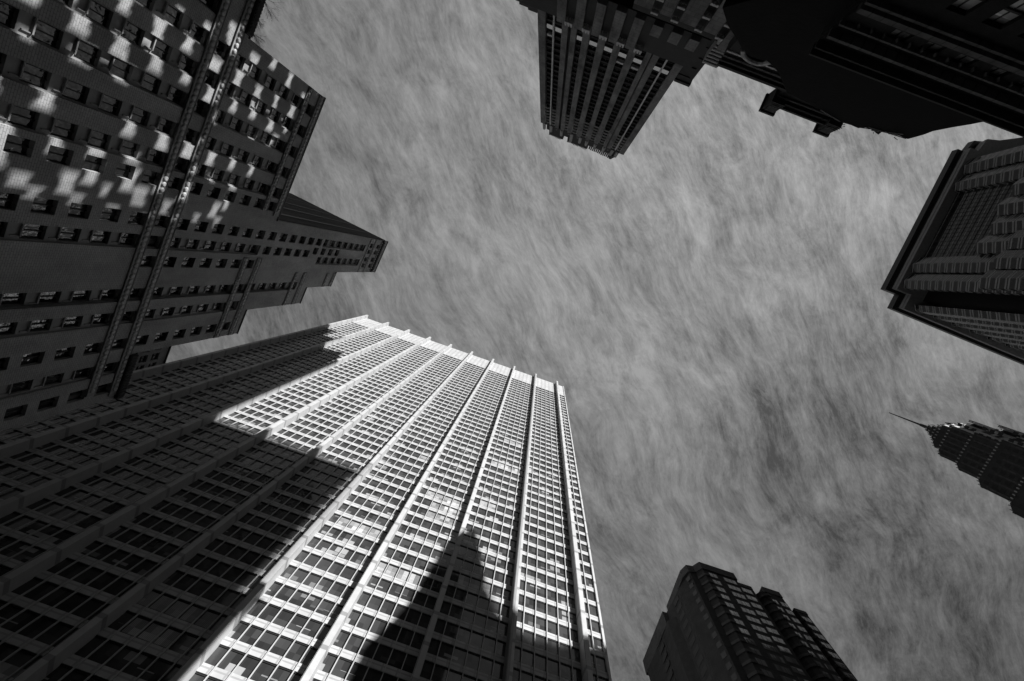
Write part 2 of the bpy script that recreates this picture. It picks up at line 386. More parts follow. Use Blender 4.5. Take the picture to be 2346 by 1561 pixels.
for a, b, c_, e in strips:
    m = MB(); hl = [(y-q, z-r, y+q, z+r) for y, z, q, r, t_ in wins if t_ and a < y < c_ and b < z < e]
    hw(m, TA, a, c_, b, e, hl, .45, -.32)
    for h in hl:
        m.box(-DA-.32, -DA-.16, a+.02, a+.34, h[3]+.1, h[3]+.9) if False else None
        m.box(-DA-.33, -DA-.12, h[0]-.02, h[2]-.25, h[1]-.16, h[1]-.02)
        m.box(-DA-.33, -DA-.2, h[2]-.36, h[2]-.26, h[1]-.02-.9, h[1]-.2)
    m.build('window_strip', 'pale_panel', br)
items = []
for y, z, a, b, t_ in wins:
    d = -DA-(.72 if t_ else .55)
    pts = [(d, y-a, z-b), (d, y+a, z-b), (d, y+a, z+b), (d, y-a, z+b)]
    def fn(f, p, y=y, z=z, a=a, b=b, d=d):
        p.quad((d, y-a, z-b), (d, y+a, z-b), (d, y+a, z+b), (d, y-a, z+b))
        for q0, q1 in ((y-a, y-a+.1), (y-.06, y+.06), (y+a-.1, y+a)): f.box(d+.02, d+.12, q0, q1, z-b, z+b)
        f.box(d+.02, d+.12, y-a+.1, y-.06, z-b, z-b+.1); f.box(d+.02, d+.12, y+.06, y+a-.1, z-b, z-b+.1)
    items.append((pts, fn))
windows(br, items, 'dark_metal', 'sash_glass')
for y0, y1, h0, h1 in bands:
    y0, y1, h0, h1 = (v*DA for v in (y0, y1, h0, h1)); m = MB(); X = -DA
    m.box(X, X+.12, y0, y1, h0, h1); m.box(X+.12, X+.18, y0, y1, h0+.02, h0+.09); m.box(X+.12, X+.18, y0, y1, h1-.09, h1-.02)
    o = m.build('carved_band', 'band_stone', br)
    m = MB(); st = .735; r = (h1-h0)*.33; n = int((y1-y0)/st)
    for i in range(n): m.dome((X+.12, y0+st*(i+.5), (h0+h1)/2), (1, 0, 0), min(r, .345), .17)
    m.build('carved_disc', 'band_disc', o)
m = MB()                                            # thin copings
for y0, y1, _, h in secs: m.box(-DA-.5, -DA+.16, y0*DA-.1, y1*DA+.08, h*DA, h*DA+.22)
m.build('coping', 'dark_metal', br)
m = MB()                                            # ribbed cornices under the long ledges
for y0, y1, h in ((-1.6, -.21, 1.333), (.765, .915, 1.333), (.277, .49, 3.0)):
    z = h*DA; m = MB(); m.box(-DA, -DA+.5, y0*DA, y1*DA, z-1.1, z-.02)
    for i in range(int((y1-y0)*DA/.45)): m.box(-DA+.5, -DA+.62, y0*DA+i*.45, y0*DA+i*.45+.22, z-1.0, z-.1)
    m.build('cornice', 'ledge_stone', br)
m = MB(); Y0 = .277*DA                                # gable side of the upper tower
m.box(-DA-32.5, -DA-.6, Y0-.12, Y0+.1, 83.7, 3.06*DA); m.build('gable_wall', 'gable_brick', br)
for x0, z0, z1 in ((-52, 84, 138), (-58, 84, 143), (-64, 84, 143), (-71, 84, 140), (-76, 84, 143)):  # dark wedges painted for the shade along the pilaster edges
    m = MB(); m.slab([(x0, Y0-.125, z0), (x0+1.3, Y0-.125, z0), (x0+.5, Y0-.125, z1), (x0+.15, Y0-.125, z1)], (0, -.1, 0)); m.build('shade_wedge', 'dark_metal', br)
# roof hut with ribbed sides on the main roof
ph = MB(); ph.box(-88, -80, 8.3, 11.6, 83, 108.0); ph.build('roof_hut', 'spandrel_dark', br)
for i in range(5):
    m = MB(); m.box(-80, -79.75, 8.5+i*.66, 8.8+i*.66, 83, 108); m.build('rib', 'ledge_stone', br)

# bare shrubs on the ledge of the brick tower
def shrub(p, s, seed, lab):
    rr = random.Random(seed); t = thing('bare_shrub', lab, 'shrub', (p[0], p[1]), 7.4, 'leafless shrubs on the ledge', z=p[2])
    m = MB()
    def grow(a, d, ln, r, k):
        b = a + d*ln; m.tube(tuple(a), tuple(b), r, r*.7, 4)
        if k == 0: return
        for _ in range(rr.choice((2, 3))):
            e = (d + Vector((rr.uniform(-.55, .55), rr.uniform(-.55, .55), rr.uniform(-.2, .4)))).normalized(); grow(b, e, ln*rr.uniform(.6, .95), r*.62, k-1)
    for _ in range(5): grow(Vector(p), Vector((rr.uniform(.1, .6), rr.uniform(-.3, .8), rr.uniform(.6, 1.1))).normalized(), s*.34, .03, 4)
    m.build('branch', 'bark', t)
ZL = 1.333*DA + .2
for i, (y, s, lab) in enumerate(((-10.6, 1.8, 'lowest bare shrub where the brick ledge meets the taller wall'), (-12.4, 1.4, 'small bare shrub second from the taller brick wall on the ledge'), (-15.0, 2.6, 'largest bare spreading shrub midway along the brick ledge'), (-17.4, 2.2, 'bare shrub on the brick ledge nearest the top edge of the picture'))):
    shrub((-DA-.3, y, ZL), s, i, lab)

# ------------------------------------------------------------------ far office block between the brick tower and the white tower
fb = thing('office_block', 'brick block with wide windows glimpsed between brick tower and white tower', 'building', (-106, 84), 7.4)
TG = lambda a, b, d: (-100+d, a, b); hl = []; items = []
for k in range(34):
    for y in (70.5, 74.3, 78.0, 81.6, 88.0, 92, 96):
        z = 143.2-4.6*k; z0 = z-3.1
        if z0 < 0: continue
        hl.append((y, z0, y+2.7, z))
        def fn(f, p, y=y, z0=z0, z=z):
            p.quad((-100.6, y, z0), (-100.6, y+2.7, z0), (-100.6, y+2.7, z), (-100.6, y, z)); f.box(-100.55, -100.4, y, y+2.7, z0+1.3, z0+1.45); f.box(-100.55, -100.4, y+1.3, y+1.4, z0, z0+1.3); f.box(-100.55, -100.4, y+1.3, y+1.4, z0+1.45, z)
        items.append(([(-100, y, z0), (-100, y+2.7, z0), (-100, y+2.7, z), (-100, y, z)], fn))
m = MB(); hw(m, TG, 62, 104, -1.6, 146.4, hl, .6); m.box(-125, -100.9, 62.1, 103.9, -1.6, 146.3); m.build('brick_wall', 'pale_brick', fb)
m = MB(); m.box(-101, -99.7, 62, 104, 146.4, 146.9); m.build('coping', 'dark_metal', fb)
windows(fb, items[:120], 'dark_metal', 'sash_glass')

# ------------------------------------------------------------------ piered tower (top of the picture)
DB = 56.0
bt = thing('piered_tower', 'dark masonry tower of tall piers with pale caged balconies at its top', 'skyscraper', (-6, -60), 2.7)
HB = 206.6
up = [(-24.6, -22.6), (-18.3, -16.7), (-15.9, -14.5), (-12.9, -11.1), (-8.9, -7.1), (-4.9, -3.2), (-1.1, .75), (3.0, 4.3), (4.6, 6.2), (10.2, 12.15)]
for i, (a, b) in enumerate(up):
    m = MB(); z0 = 100
    m.box(a, b, -DB-1.6, -DB, z0, HB); 
    if i not in (0, 9): m.prism([(a+.3, -DB+.25), (b-.3, -DB+.25), (b-.1, -DB-.3), (a+.1, -DB-.3)][::-1], HB, HB+2.6, [(a+.6, -DB+.1), (b-.6, -DB+.1), (b-.5, -DB-.3), (a+.5, -DB-.3)][::-1])
    m.build('pier', 'pier_stone', bt)
for x in (-20.5, 8.15):
    m = MB(); m.box(x-.2, x+.2, -DB-.6, -DB-.1, 100 if x < 0 else 100, HB-1); m.build('slim_pier', 'trim_stone', bt)
gaps = [(-22.6, -18.3), (-16.7, -15.9), (-14.5, -12.9), (-11.1, -8.9), (-7.1, -4.9), (-3.2, -1.1), (.75, 3.0), (6.2, 10.2)]
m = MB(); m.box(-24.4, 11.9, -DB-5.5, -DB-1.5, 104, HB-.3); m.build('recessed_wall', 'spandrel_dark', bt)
pit = 3.44; nfl = 30; items = []; cg = MB()
sp = MB()
for k in range(nfl):
    z = HB-1.2-pit*k
    if z-pit < 100: break
    for a, b in gaps:
        if b-a < 1: continue
        sp.box(a, b, -DB-1.5, -DB-1.0, z-pit, z-pit+1.25)
        sp.box(a, b, -DB-1.0, -DB-.86, z-pit+1.15, z-pit+1.27)
        lit = False
        def fn(f, p, a=a, b=b, z=z):
            p.quad((a, -DB-1.40, z-pit+1.25), (b, -DB-1.40, z-pit+1.25), (b, -DB-1.40, z), (a, -DB-1.40, z))
            f.box((a+b)/2-.06, (a+b)/2+.06, -DB-1.38, -DB-1.28, z-pit+1.25, z); f.box(a, b, -DB-1.38, -DB-1.28, z-pit+2.3, z-pit+2.4)
        items.append(([(a, -DB, z-pit+1.2), (b, -DB, z-pit+1.2), (b, -DB, z), (a, -DB, z)], fn))
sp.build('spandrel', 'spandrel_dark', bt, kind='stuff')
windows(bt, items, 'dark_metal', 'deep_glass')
for a, b in gaps:                                    # caged balconies of the six top floors
    if b-a < 1: continue
    for k in range(6):
        z = HB-3.2-pit*k; m = MB(); half = [(a, b)] if b-a < 3 else [(a, (a+b)/2-.3), ((a+b)/2+.3, b)]
        for q0, q1 in half:
            m.box(q0+.03, q1-.03, -DB-.25, -DB+.10, z, z+.36); m.box(q0+.03, q0+.25, -DB-1.0, -DB-.25, z-.1, z+.5); m.box(q1-.25, q1-.03, -DB-1.0, -DB-.25, z-.1, z+.5)
            mid = (q0+q1)/2; m.box(mid-.28, mid+.28, -DB+.10, -DB+.18, z-.06, z+.42)
            if k < 2: m.box(q0+.03, q0+.12, -DB-.1, -DB+.0, z-pit, z); m.box(q1-.12, q1-.03, -DB-.1, -DB+.0, z-pit, z)
        m.build('balcony_rail', 'white_stone', bt)
for a, b in gaps:                                    # a pale row of panels low on the shaft
    if b-a < 1: continue
    m = MB(); half = [(a, b)] if b-a < 3 else [(a, (a+b)/2-.2), ((a+b)/2+.2, b)]
    for q0, q1 in half: m.box(q0+.04, q1-.04, -DB-1.3, -DB-.55, 127.6, 129.6)
    m.build('pale_panel', 'mirror_panel', bt)
for a, b in ((1.0, 2.9), (-3.1, -1.2), (-22.4, -21)):
    m = MB(); m.box(a, b, -DB-1.3, -DB-.6, 132.6, 133.6); m.build('pale_panel', 'trim_stone', bt)
m = MB(); m.box(-24.7, 12.2, -DB-2, -DB-.2, HB-.3, HB+1.2); m.build('cornice', 'ledge_stone', bt)
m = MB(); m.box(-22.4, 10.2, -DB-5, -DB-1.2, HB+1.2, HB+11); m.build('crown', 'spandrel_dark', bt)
rc = random.Random(4)
for a, b in ((-21.3, -14.6), (-12.6, -2.9)):
    m = MB(); m.box(a, b, -DB-4, -DB-1.4, HB+11, HB+18.0); m.build('crown_block', 'spandrel_dark', bt)
    for i in range(int((b-a)/.62)):
        m = MB(); x = a+i*.62; m.box(x, x+.34, -DB-1.9, -DB-1.3, HB+18, HB+18.4+rc.random()*1.3); m.build('crest', 'spandrel_dark', bt)
for i in range(13):
    m = MB(); x = -2.4+i*.83; m.box(x, x+.6, -DB-2.2, -DB-1.1, HB+11, HB+15.5+i*.12+rc.random()); m.build('crest', 'spandrel_dark', bt)
m = MB(); m.prism([(6.6,-DB-2.4),(9.8,-DB-2.4),(9.8,-DB-.9),(6.6,-DB-.9)], HB+11, HB+19.5, [(7.8,-DB-1.8),(8.6,-DB-1.8),(8.6,-DB-1.4),(7.8,-DB-1.4)]); m.build('corner_pinnacle', 'spandrel_dark', bt)
for x, z in ((2.6, HB+21), (-9.5, HB+19.6)):
    m = MB(); m.tube((x, -DB-1.6, HB+10), (x, -DB-1.6, z), .07, .04, 5); m.build('antenna', 'steel', bt)
for i, x in enumerate((-23.3, -20.2, -15.4, -10.9, -7.0, -4.0, -.2, 3.7, 7.4, 9.6)):
    m = MB(); zf = HB+9.5+(3.5 if i == 3 else 0); m.tube((x, -DB-.7, HB+.6), (x, -DB-.75, zf), .75, .62, 10); m.tube((x, -DB-.75, zf), (x, -DB-.75, zf+1.2), .62, .25, 10); m.build('finial', 'pale_panel', bt)
m = MB(); m.box(-24.6, 12.2, -DB-26, -DB-5.5, 150, HB-.4); m.box(-18, 8, -DB-27, -DB-24, HB-2, 262); m.box(8, 14.5, -DB-27, -DB-24, HB-2, 250); m.build('rear_shade_block', 'spandrel_dark', bt)  # hidden rear mass added to raise the shadow on the white tower
# shoulders
m = MB(); m.box(12.25, 16.1, -DB-8, -DB-.3, 100, 130); m.box(12.25, 16.4, -DB-8.2, -DB, 129, 130.2)
for z in (106, 111, 116, 121, 126): m.box(12.3, 15.2, -DB-.3, -DB-.1, z, z+1.0)
m.build('shoulder', 'spandrel_dark', bt)
m = MB(); m.box(-29.4, -24.65, -DB-7, -DB-.6, 100, 121)
for x0, z0, z1 in ((-30.2, 119.0, 121.2), (-29.2, 121.2, 122.3), (-27, 122.3, 123.2)): m.box(x0, -24.65, -DB-7, -DB+.1, z0, z1)
m.build('shoulder', 'ledge_stone', bt)
# lower front block with broad piers and carved capitals
D1 = 51.0
for a, b in ((-18.0, -16.0), (-13.9, -12.0), (-9.9, -8.0), (-6.0, -3.9), (-2.1, -.1), (1.7, 3.7), (5.5, 7.6), (9.2, 11.2)):
    m = MB(); zt = 112.5 if a < 0 else 104; y0 = -D1 if a < 0 else -D1
    m.box(a, b, -D1-1.2, -D1, 100, zt); m.build('broad_pier', 'pier_stone', bt)
for a in (-17.9, -13.9, -9.9, -5.9, -1.9):
    m = MB(); z = 112.5
    m.box(a+1.9, a+3.6, -D1-.4, -D1+.2, z-1.6, z-.9)
    for q in (a+1.9, a+2.6, a+3.2): m.box(q, q+.45, -D1-.6, -D1+.45, z-2.2, z-1.1); m.box(q+.05, q+.4, -D1-.3, -D1+.3, z-1.1, z-.3)
    m.build('capital', 'trim_stone', bt)
m = MB(); m.box(-26.5, 13, -DB, -D1-1.0, 100, 112.8); m.build('lower_wall', 'spandrel_dark', bt)
# foremost block on the right with broad piers at different heights
D2 = 47.6
for a, b, zt in ((-3.0, .2, 89.5), (1.8, 3.8, 89.5), (5.4, 8.3, 89.6), (9.8, 12.1, 89.6), (13.6, 15.4, 93.4)):
    m = MB(); m.box(a, b, -D2-1.2, -D2, -1.6, zt); m.build('broad_pier', 'pier_stone', bt)
m = MB(); m.box(-3, 15.2, -D1-1, -D2-1.1, -1.6, 93.2); m.build('front_wall', 'spandrel_dark', bt)
for a in (.3, 4.0, 8.4, 12.2):
    for z in (90.3, 86.2, 82.4):
        m = MB(); m.box(a, a+1.3, -D2-.7, -D2-.15, z, z+.45)
        for q in (0, .5, 1.0): m.box(a+q, a+q+.28, -D2-.5, -D2+.12, z-.6, z)
        m.build('capital', 'trim_stone', bt)
# unseen added screen: cut openings throw dapples that stand in for window reflections
gw = MB(); c7, s7 = math.cos(R(7.4)), math.sin(R(7.4)); c2, s2 = math.cos(R(2.7)), math.sin(R(2.7)); cell = .24
rows_y = [(-.188, .018, .75), (-.150, .020, .8), (-.100, .023, .95), (-.035, .025, .97), (.020, .014, .4), (.131, .023, .95), (.195, .016, .7), (.247, .024, .97), (.290, .021, .95), (.322, .014, .85)]
rp = random.Random(11)
patch = []
for yi, hy, pb in rows_y:
    h = .80 + rp.random()*.05
    while h < 1.74:
        if rp.random() < pb: patch.append((yi + rp.uniform(-.010, .010), h, hy*rp.uniform(.8, 1.25), .020*rp.uniform(.75, 1.2), rp.uniform(.25, .6), rp.uniform(-.12, .1)))
        h += rp.uniform(.086, .096)
def lit(y, h):
    for py, ph_, a, b, pinch, sk in patch:
        dy_ = (y-py)/a; dh = (h-ph_ - sk*(y-py))/b
        if abs(dy_) < 1 and abs(dh) < 1-pinch*(1-abs(dy_)) : return True
    return False
z = -1.6
while z < 103.6:
    x = -40.0; run = None
    while x < 16.0:
        wx, wy = (x+cell/2)*c2 + 57.0*s2, (x+cell/2)*s2 - 57.0*c2; wz = z+cell/2
        # follow the sun's ray back down to the brick front
        n0, n1 = c7, s7
        t = ((wx*n0 + wy*n1) + DA) / (SUN.x*n0 + SUN.y*n1)
        qx, qy, qz = wx-SUN.x*t, wy-SUN.y*t, wz-SUN.z*t
        ya = (-qx*s7 + qy*c7)/DA; ha = qz/DA
        open_ = -.3 < ya < .34 and .78 < ha and lit(ya, ha)
        if open_:
            if run is not None: gw.box(run, x, -57.2, -57.0, z, z+cell); run = None
        elif run is None: run = x
        x += cell
    if run is not None: gw.box(run, 16.0, -57.2, -57.0, z, z+cell)
    z += cell
gw.build('dapple_screen', 'spandrel_dark', bt)

# ------------------------------------------------------------------ corniced building (top right)
cb = thing('corniced_building', 'dark building with long pale string courses across the upper right corner', 'building', (50, -40), 2.4)
DC = 36.0; X0, X1 = 19.7, 90
items = []; hl = []
for r_, (zt, zb, xs) in enumerate(((50.8, 47.0, None), (57.2, 54.4, None), (43.5, 39.2, None))):
    for i in range(20):
        x = 24.5 + i*3.55 + (1.2 if r_ == 0 else 0)
        if x > X1-2: continue
        hl.append((x, zb, x+1.9, zt))
        def fn(f, p, x=x, zb=zb, zt=zt):
            p.quad((x, -DC-.5, zb), (x+1.9, -DC-.5, zb), (x+1.9, -DC-.5, zt), (x, -DC-.5, zt)); f.box(x, x+1.9, -DC-.48, -DC-.3, (zb+zt)/2-.12, (zb+zt)/2+.12); f.box(x+.88, x+1.0, -DC-.48, -DC-.4, zb, zt)
        items.append(([(x, -DC, zb), (x+1.9, -DC, zb), (x+1.9, -DC, zt), (x, -DC, zt)], fn))
TC = lambda a, b, d: (a, -DC+d, b)
m = MB(); hw(m, TC, X0, X1, -1.6, 61.9, hl, .5); m.box(X0+.02, X1, -DC-20, -DC-.7, -1.6, 61.7); m.build('brick_wall', 'dark_brick', cb)
windows(cb, items, 'dark_metal', 'lit_glass')
for z0, z1, pr in ((53.4, 54.15, .75), (52.7, 53.1, .5), (56.9, 57.2, .5), (58.6, 59.1, .9), (61.2, 61.5, .9), (62.0, 62.3, 1.3)):
    m = MB(); m.box(X0-.2, X1, -DC, -DC+pr, z0, z1); m.build('string_course', 'cornice_stone' if z0 < 60 else 'ledge_stone', cb)
for i in range(40):
    m = MB(); m.prism([(X0+1.5+i*1.42, -DC), (X0+1.85+i*1.42, -DC), (X0+1.68+i*1.42, -DC+.4)], 56.45, 56.9); m.build('dentil', 'cornice_stone', cb)
m = MB()
for x, z in ((75.5, 61.9),): m.dome((x, -DC+.4, z+.2), (0, 1, 0), 1.5, .6, 16)
m.build('round_ornament', 'ledge_stone', cb)

# black shrouded upper storeys rising above the cornice
def pix(p, yplane, rot=0.):
    """where the sight line through a point of the photograph meets the wall plane y = yplane of a frame turned by rot"""
    d = M3 @ Vector((p[0]-CX, p[1]-CY, F)); a = -R(rot)
    dx_, dy_ = d.x*math.cos(a)-d.y*math.sin(a), d.x*math.sin(a)+d.y*math.cos(a); k = yplane/dy_
    return (dx_*k, yplane, d.z*k)
sh = thing('shrouded_block', 'pitch black shrouded block with ragged hem jutting over the sky', 'building', (30, -42), 2.4)
sil = [(1655,18),(1668,60),(1690,92),(1700,112),(1716,128),(1738,136),(1757,140),(1770,150),(1782,165),(1792,185),(1797,200),(1803,213),(1822,222),(1850,236),(1880,252),(1903,268),(1926,280),(1950,287),(1966,294),(1983,293),(1998,298),(2012,309),(2020,303),(2040,306),(2062,312),(2080,319),(2098,314),(2116,309),(2140,300),(2170,289),(2200,280),(2224,268),(2240,264),(2262,258),(2276,256),(2300,264),(2346,283),(2346,150),(1990,5),(1800,-20)]
m = MB(); m.slab([pix(p, -DC-1.5, 2.4) for p in sil], (0, -9, 0)); m.build('shroud', 'shroud', sh)
rr = random.Random(5); m = MB()
for i in range(14):
    a = rr.choice([(1850,237),(1905,270),(1950,288),(1990,297),(2012,306),(2040,306),(2070,314)]); q = pix((a[0]+rr.uniform(-22, 22), a[1]+rr.uniform(-6, 3)), -DC-1.3, 2.4)
    m.tube(q, (q[0]+rr.uniform(-.9, .9), q[1]+.05, q[2]+rr.uniform(.2, .5)), .05, .03, 4)
m.build('torn_edge', 'shroud', sh)
m = MB()
for a, b in (((1990,292),(2076,318)), ((1996,299),(2070,308)), ((1880,252),(1925,279))):
    m.tube(pix(a, -DC-1.35, 2.4), pix(b, -DC-1.35, 2.4), .07, .07, 6)
m.build('scaffold_tube', 'steel', sh)

# terrace block with arched parapet and corner ornaments
tb = thing('terrace_block', 'low dark block with moulded cornice and a pale arch beside the shroud', 'building', (20, -52), 2.4)
DT = 45.0
m = MB(); m.box(14.9, 27.6, -DT-8, -DT, -1.6, 90); m.box(27.6, 40.5, -DT-8, -DT, -1.6, 96); m.build('wall', 'spandrel_dark', tb)
for z0, z1, pr, mt in ((88.6, 89.2, .3, 'cornice_stone'), (89.4, 90.0, .7, 'ledge_stone'), (90.2, 91.0, 1.1, 'spandrel_dark'), (87.2, 87.6, .2, 'trim_stone')):
    m = MB(); m.box(14.7, 27.4, -DT, -DT+pr, z0, z1); m.build('cornice', mt, tb)
for z0, z1, pr, mt in ((94.6, 95.2, .3, 'ledge_stone'), (95.6, 96.4, .7, 'spandrel_dark'), (96.7, 97.3, 1.1, 'ledge_stone')):
    m = MB(); m.box(27.6, 40, -DT, -DT+pr, z0, z1); m.build('cornice', mt, tb)
for x in (27.2, 38.3):
    m = MB(); m.box(x, x+2.4, -DT-1.5, -DT+1.3, 95.2, 99.2); m.box(x+.3, x+2.1, -DT+1.3, -DT+1.6, 96.0, 98.6); m.box(x-.3, x+2.7, -DT-1.6, -DT+1.7, 99.2, 99.8); m.build('corner_ornament', 'ledge_stone', tb)
    for i in range(4):
        m = MB(); m.box(x-.15+i*.12, x+2.55-i*.12, -DT+1.3+i*.09, -DT+1.39+i*.09, 95.0+i*.42, 95.2+i*.42); m.build('moulding', 'cornice_stone', tb)
    m = MB(); m.tube((x+1.2, -DT-.2, 99.8), (x+1.2, -DT-.2, 100.5), .35, .1, 8); m.build('knob', 'ledge_stone', tb)
m = MB(); arc = [(1703,114),(1703,124),(1710,133),(1722,141),(1737,146),(1752,146),(1766,141)]
pts = [pix(p, -DT+.35, 2.4) for p in arc]
for a, b in zip(pts, pts[1:]): m.tube(a, b, .42, .42, 8)
m.build('arch', 'trim_stone', tb)

# louvred roof house beside the piered tower
lh = thing('roof_house', 'small pale louvred roof house wedged beside the piered tower', 'roof house', (14, -50), 2.4)
m = MB(); q0 = pix((1637,112), -48, 2.4); q1 = pix((1652,141), -48, 2.4)
x0, x1 = min(q0[0], q1[0])-.3, max(q0[0], q1[0])+.2; z1 = 48/.478; m.box(x0, x1, -50, -48, z1-9, z1)
m.build('wall', 'white_stone', lh)
for i in range(6):
    m = MB(); m.box(x0, x1, -48, -47.8, z1-7.6+i*1.25, z1-7.2+i*1.25); m.build('louvre', 'granite', lh)

# tall block with a lantern behind the shrouded block: its top throws the pointed shadow on the white tower
lt = thing('lantern_tower', 'tall dark tower with a pointed top standing behind the shroud', 'building', (85, -78), 0)
prof = [(30.8,-30),(30.8,80),(33,86),(34.3,91),(36.3,107),(38.5,112),(40.3,115),(42,108.5),(43.5,104),(44.5,100),(44.5,-30)]
m = MB(); m.slab([(s_+.672*70.5, -70.5, h_+.453*70.5) for s_, h_ in prof], (0, -1.2, 0)); m.build('wall', 'shroud', lt)
ot = thing('unseen_shade_slab', 'unseen dark slab added far behind the corniced building for its shadow', 'building', (150, -150), 0)  # unseen slab added to cast the low shadow beside the pointed one
prof = [(44,-60),(44,101),(47.3,94),(50,92),(53,91),(59,92),(66,95),(75,96),(75,-60)]
m = MB(); m.slab([(s_+.672*140, -140, h_+.453*140) for s_, h_ in prof], (0, -3, 0)); m.build('wall', 'dark_brick', ot)

# unseen blocks added to cast shadows and hold back skylight near the horizon
def plainblock(x0, x1, y0, y1, h, lab):
    t = thing('shade_block', lab, 'building', ((x0+x1)/2, (y0+y1)/2)); m = MB(); m.box(x0, x1, y0, y1, -1.6, h); m.build('wall', 'brown_brick', t)
    m = MB(); m.box(x0-.5, x1+.5, y0-.5, y1+.5, h, h+1); m.build('cornice', 'ledge_stone', t)
plainblock(152, 187, -290, -260, 238, 'added tall shade block beyond the upper right corner')
plainblock(44, 115, -300, -262, 318, 'added very tall shade block far beyond the top edge')
plainblock(-120, -44, -75, -57, 78, 'added low shade block left of the piered tower beyond the top edge')

for q in ((-230, -150, -210, -100, 150, 'added tall shade block far beyond the upper left corner'), (-330, -150, -90, 0, 120, 'added broad shade block hidden behind the brick tower'),
          (-110, 20, -200, -150, 220, 'added wide shade block far beyond the top edge beside the piered tower'), (-330, -125, 60, 170, 120, 'added broad shade block hidden behind the office block at lower left'),
          (300, 390, 60, 190, 200, 'added broad shade block beyond the lower right edge'), (110, 200, 150, 240, 140, 'added broad shade block beyond the lower right corner'),
          (290, 400, -60, 40, 230, 'added broad shade block beyond the right edge behind the spired tower'), (-60, 100, 190, 300, 150, 'added wide shade block hidden behind the white tower')):
    plainblock(*q)

# ------------------------------------------------------------------ office tower with bundled bays (right edge)
DD = 161.0; HD = 253.0
dt = thing('bay_tower', 'dark glass and granite tower with deep roof slab and bundled angular bays', 'skyscraper', (200, -85), 2.4)
foot = [(161,-124.3),(161,-53),(168.4,-53),(168.4,-45.7),(246,-43.9),(246,-150),(205,-150),(188.7,-140.6),(171.6,-131.6),(166,-130.2),(164.6,-124.3)]
def inset(poly, d):
    cx_ = sum(p[0] for p in poly)/len(poly); cy_ = sum(p[1] for p in poly)/len(poly)
    return [(p[0]+(d if p[0] < 180 else 0), p[1]-(d if p[1] > -60 else -d)) for p in poly]
m = MB(); m.prism(foot, 249.5, HD); m.build('roof_slab', 'granite', dt)
m = MB(); m.prism(inset(foot, 1.4), 246.8, 249.5); m.build('shadow_gap', 'dark_metal', dt)
m = MB(); m.prism(inset(foot, 1.0), 245.2, 246.8); m.prism(inset(foot, .8), 243.0, 244.6); m.build('frieze', 'granite_light', dt)
m = MB(); m.prism(inset(foot, 7.2), -1.6, 245.2); m.build('inner_wall', 'dark_metal', dt)
XF = 165.6
def bay(y0, y1, ztop, x=XF, zbot=120, dep=3.4):
    """one angular shaft, chamfered in plan, banded on every floor"""
    m = MB(); c_ = (y1-y0)*.26
    m.prism([(x, y0), (x, y1), (x-dep*.55, y1), (x-dep, (y0+y1)/2), (x-dep*.55, y0)], zbot, ztop)
    m.build('bay_shaft', 'bay_bands', dt)
for y0, y1 in ((-62.2, -55.0), (-70.6, -63.2), (-110.4, -103.2), (-118.8, -111.4)): bay(y0, y1, 242.4)
m = MB(); m.box(XF, XF+.5, -103.2, -70.6, 120, 242.4); m.build('glass_wall', 'panel_glass', dt)
for i in range(12):
    m = MB(); z = 241.6-i*3.9; m.box(XF-.12, XF, -103.2, -70.6, z-.55, z); m.build('floor_band', 'granite_light', dt)
for i in range(17):
    m = MB(); y = -102.4+i*1.95; m.box(XF-.2, XF-.12, y-.07, y+.07, 120, 242.3); m.build('mullion', 'dark_metal', dt)
for i in range(12):
    m = MB(); z = 239.4-i*3.9; m.box(XF-.16, XF-.002, -103.2, -70.6, z-.07, z+.07); m.build('transom', 'dark_metal', dt)
for i in range(4): bay(-78.6-i*8.1, -71.0-i*8.1, 211-(i % 2)*2, XF-.6, dep=4.4)
for i in range(3): bay(-70.9+i*0-(i-1)*8.0, -63.5-(i-1)*8.0, 199-i*1.5, XF-3.2, dep=3.2)
YS = -47.2                                           # the side turned towards the camera's right
for i in range(8):
    x0 = 172+i*9.2; m = MB(); m.prism([(x0, YS-2.6), (x0+1.9, YS), (x0+5.6, YS), (x0+7.6, YS-2.6)], 120, 242.2); m.build('bay_shaft', 'bay_bands', dt)

# ------------------------------------------------------------------ spired tower (right edge)
st = thing('spired_tower', 'distant dark tower with stepped crown, glinting trim and a long needle', 'skyscraper', (224, 2.5), 2.4)
def tier(hw_, z0, z1, ch, name='tier'):
    xc, yc = 224.0, 2.5 + (z1-200)*0; m = MB(); c_ = ch
    poly = [(xc-hw_, yc-hw_*.46), (xc-hw_+hw_*.95, yc-hw_), (xc+hw_-c_, yc-hw_), (xc+hw_, yc-hw_+c_), (xc+hw_, yc+hw_-c_), (xc+hw_-c_, yc+hw_), (xc-hw_+c_, yc+hw_), (xc-hw_, yc+hw_-c_)]
    m.prism(poly, z0, z1); m.build(name, 'spire_stone', st)
    return poly
def rim(poly, z, n=5):
    m = MB(); k = len(poly)
    for i in range(k):
        a, b = poly[i], poly[(i+1) % k]; L_ = math.hypot(a[0]-b[0], a[1]-b[1]); q = max(2, int(L_/1.5))
        for j in range(q):
            x, y = a[0]+(b[0]-a[0])*(j+.5)/q, a[1]+(b[1]-a[1])*(j+.5)/q; m.box(x-.22, x+.22, y-.22, y+.22, z-.3, z+.8)
    m.build('crest', 'spire_trim', st)
for hw_, z0, z1, ch in ((18.5, -1.6, 190, 3), (15.2, 190, 209, 2.6), (12.8, 209, 224, 2.4), (10.6, 224, 238, 2.2), (8.0, 238, 246, 2), (5.6, 246, 251, 1.6), (3.6, 251, 256, 1.2), (2.1, 256, 260, .7)):
    rim(tier(hw_, z0, z1, ch), z1)
wsp = MB(); items = []
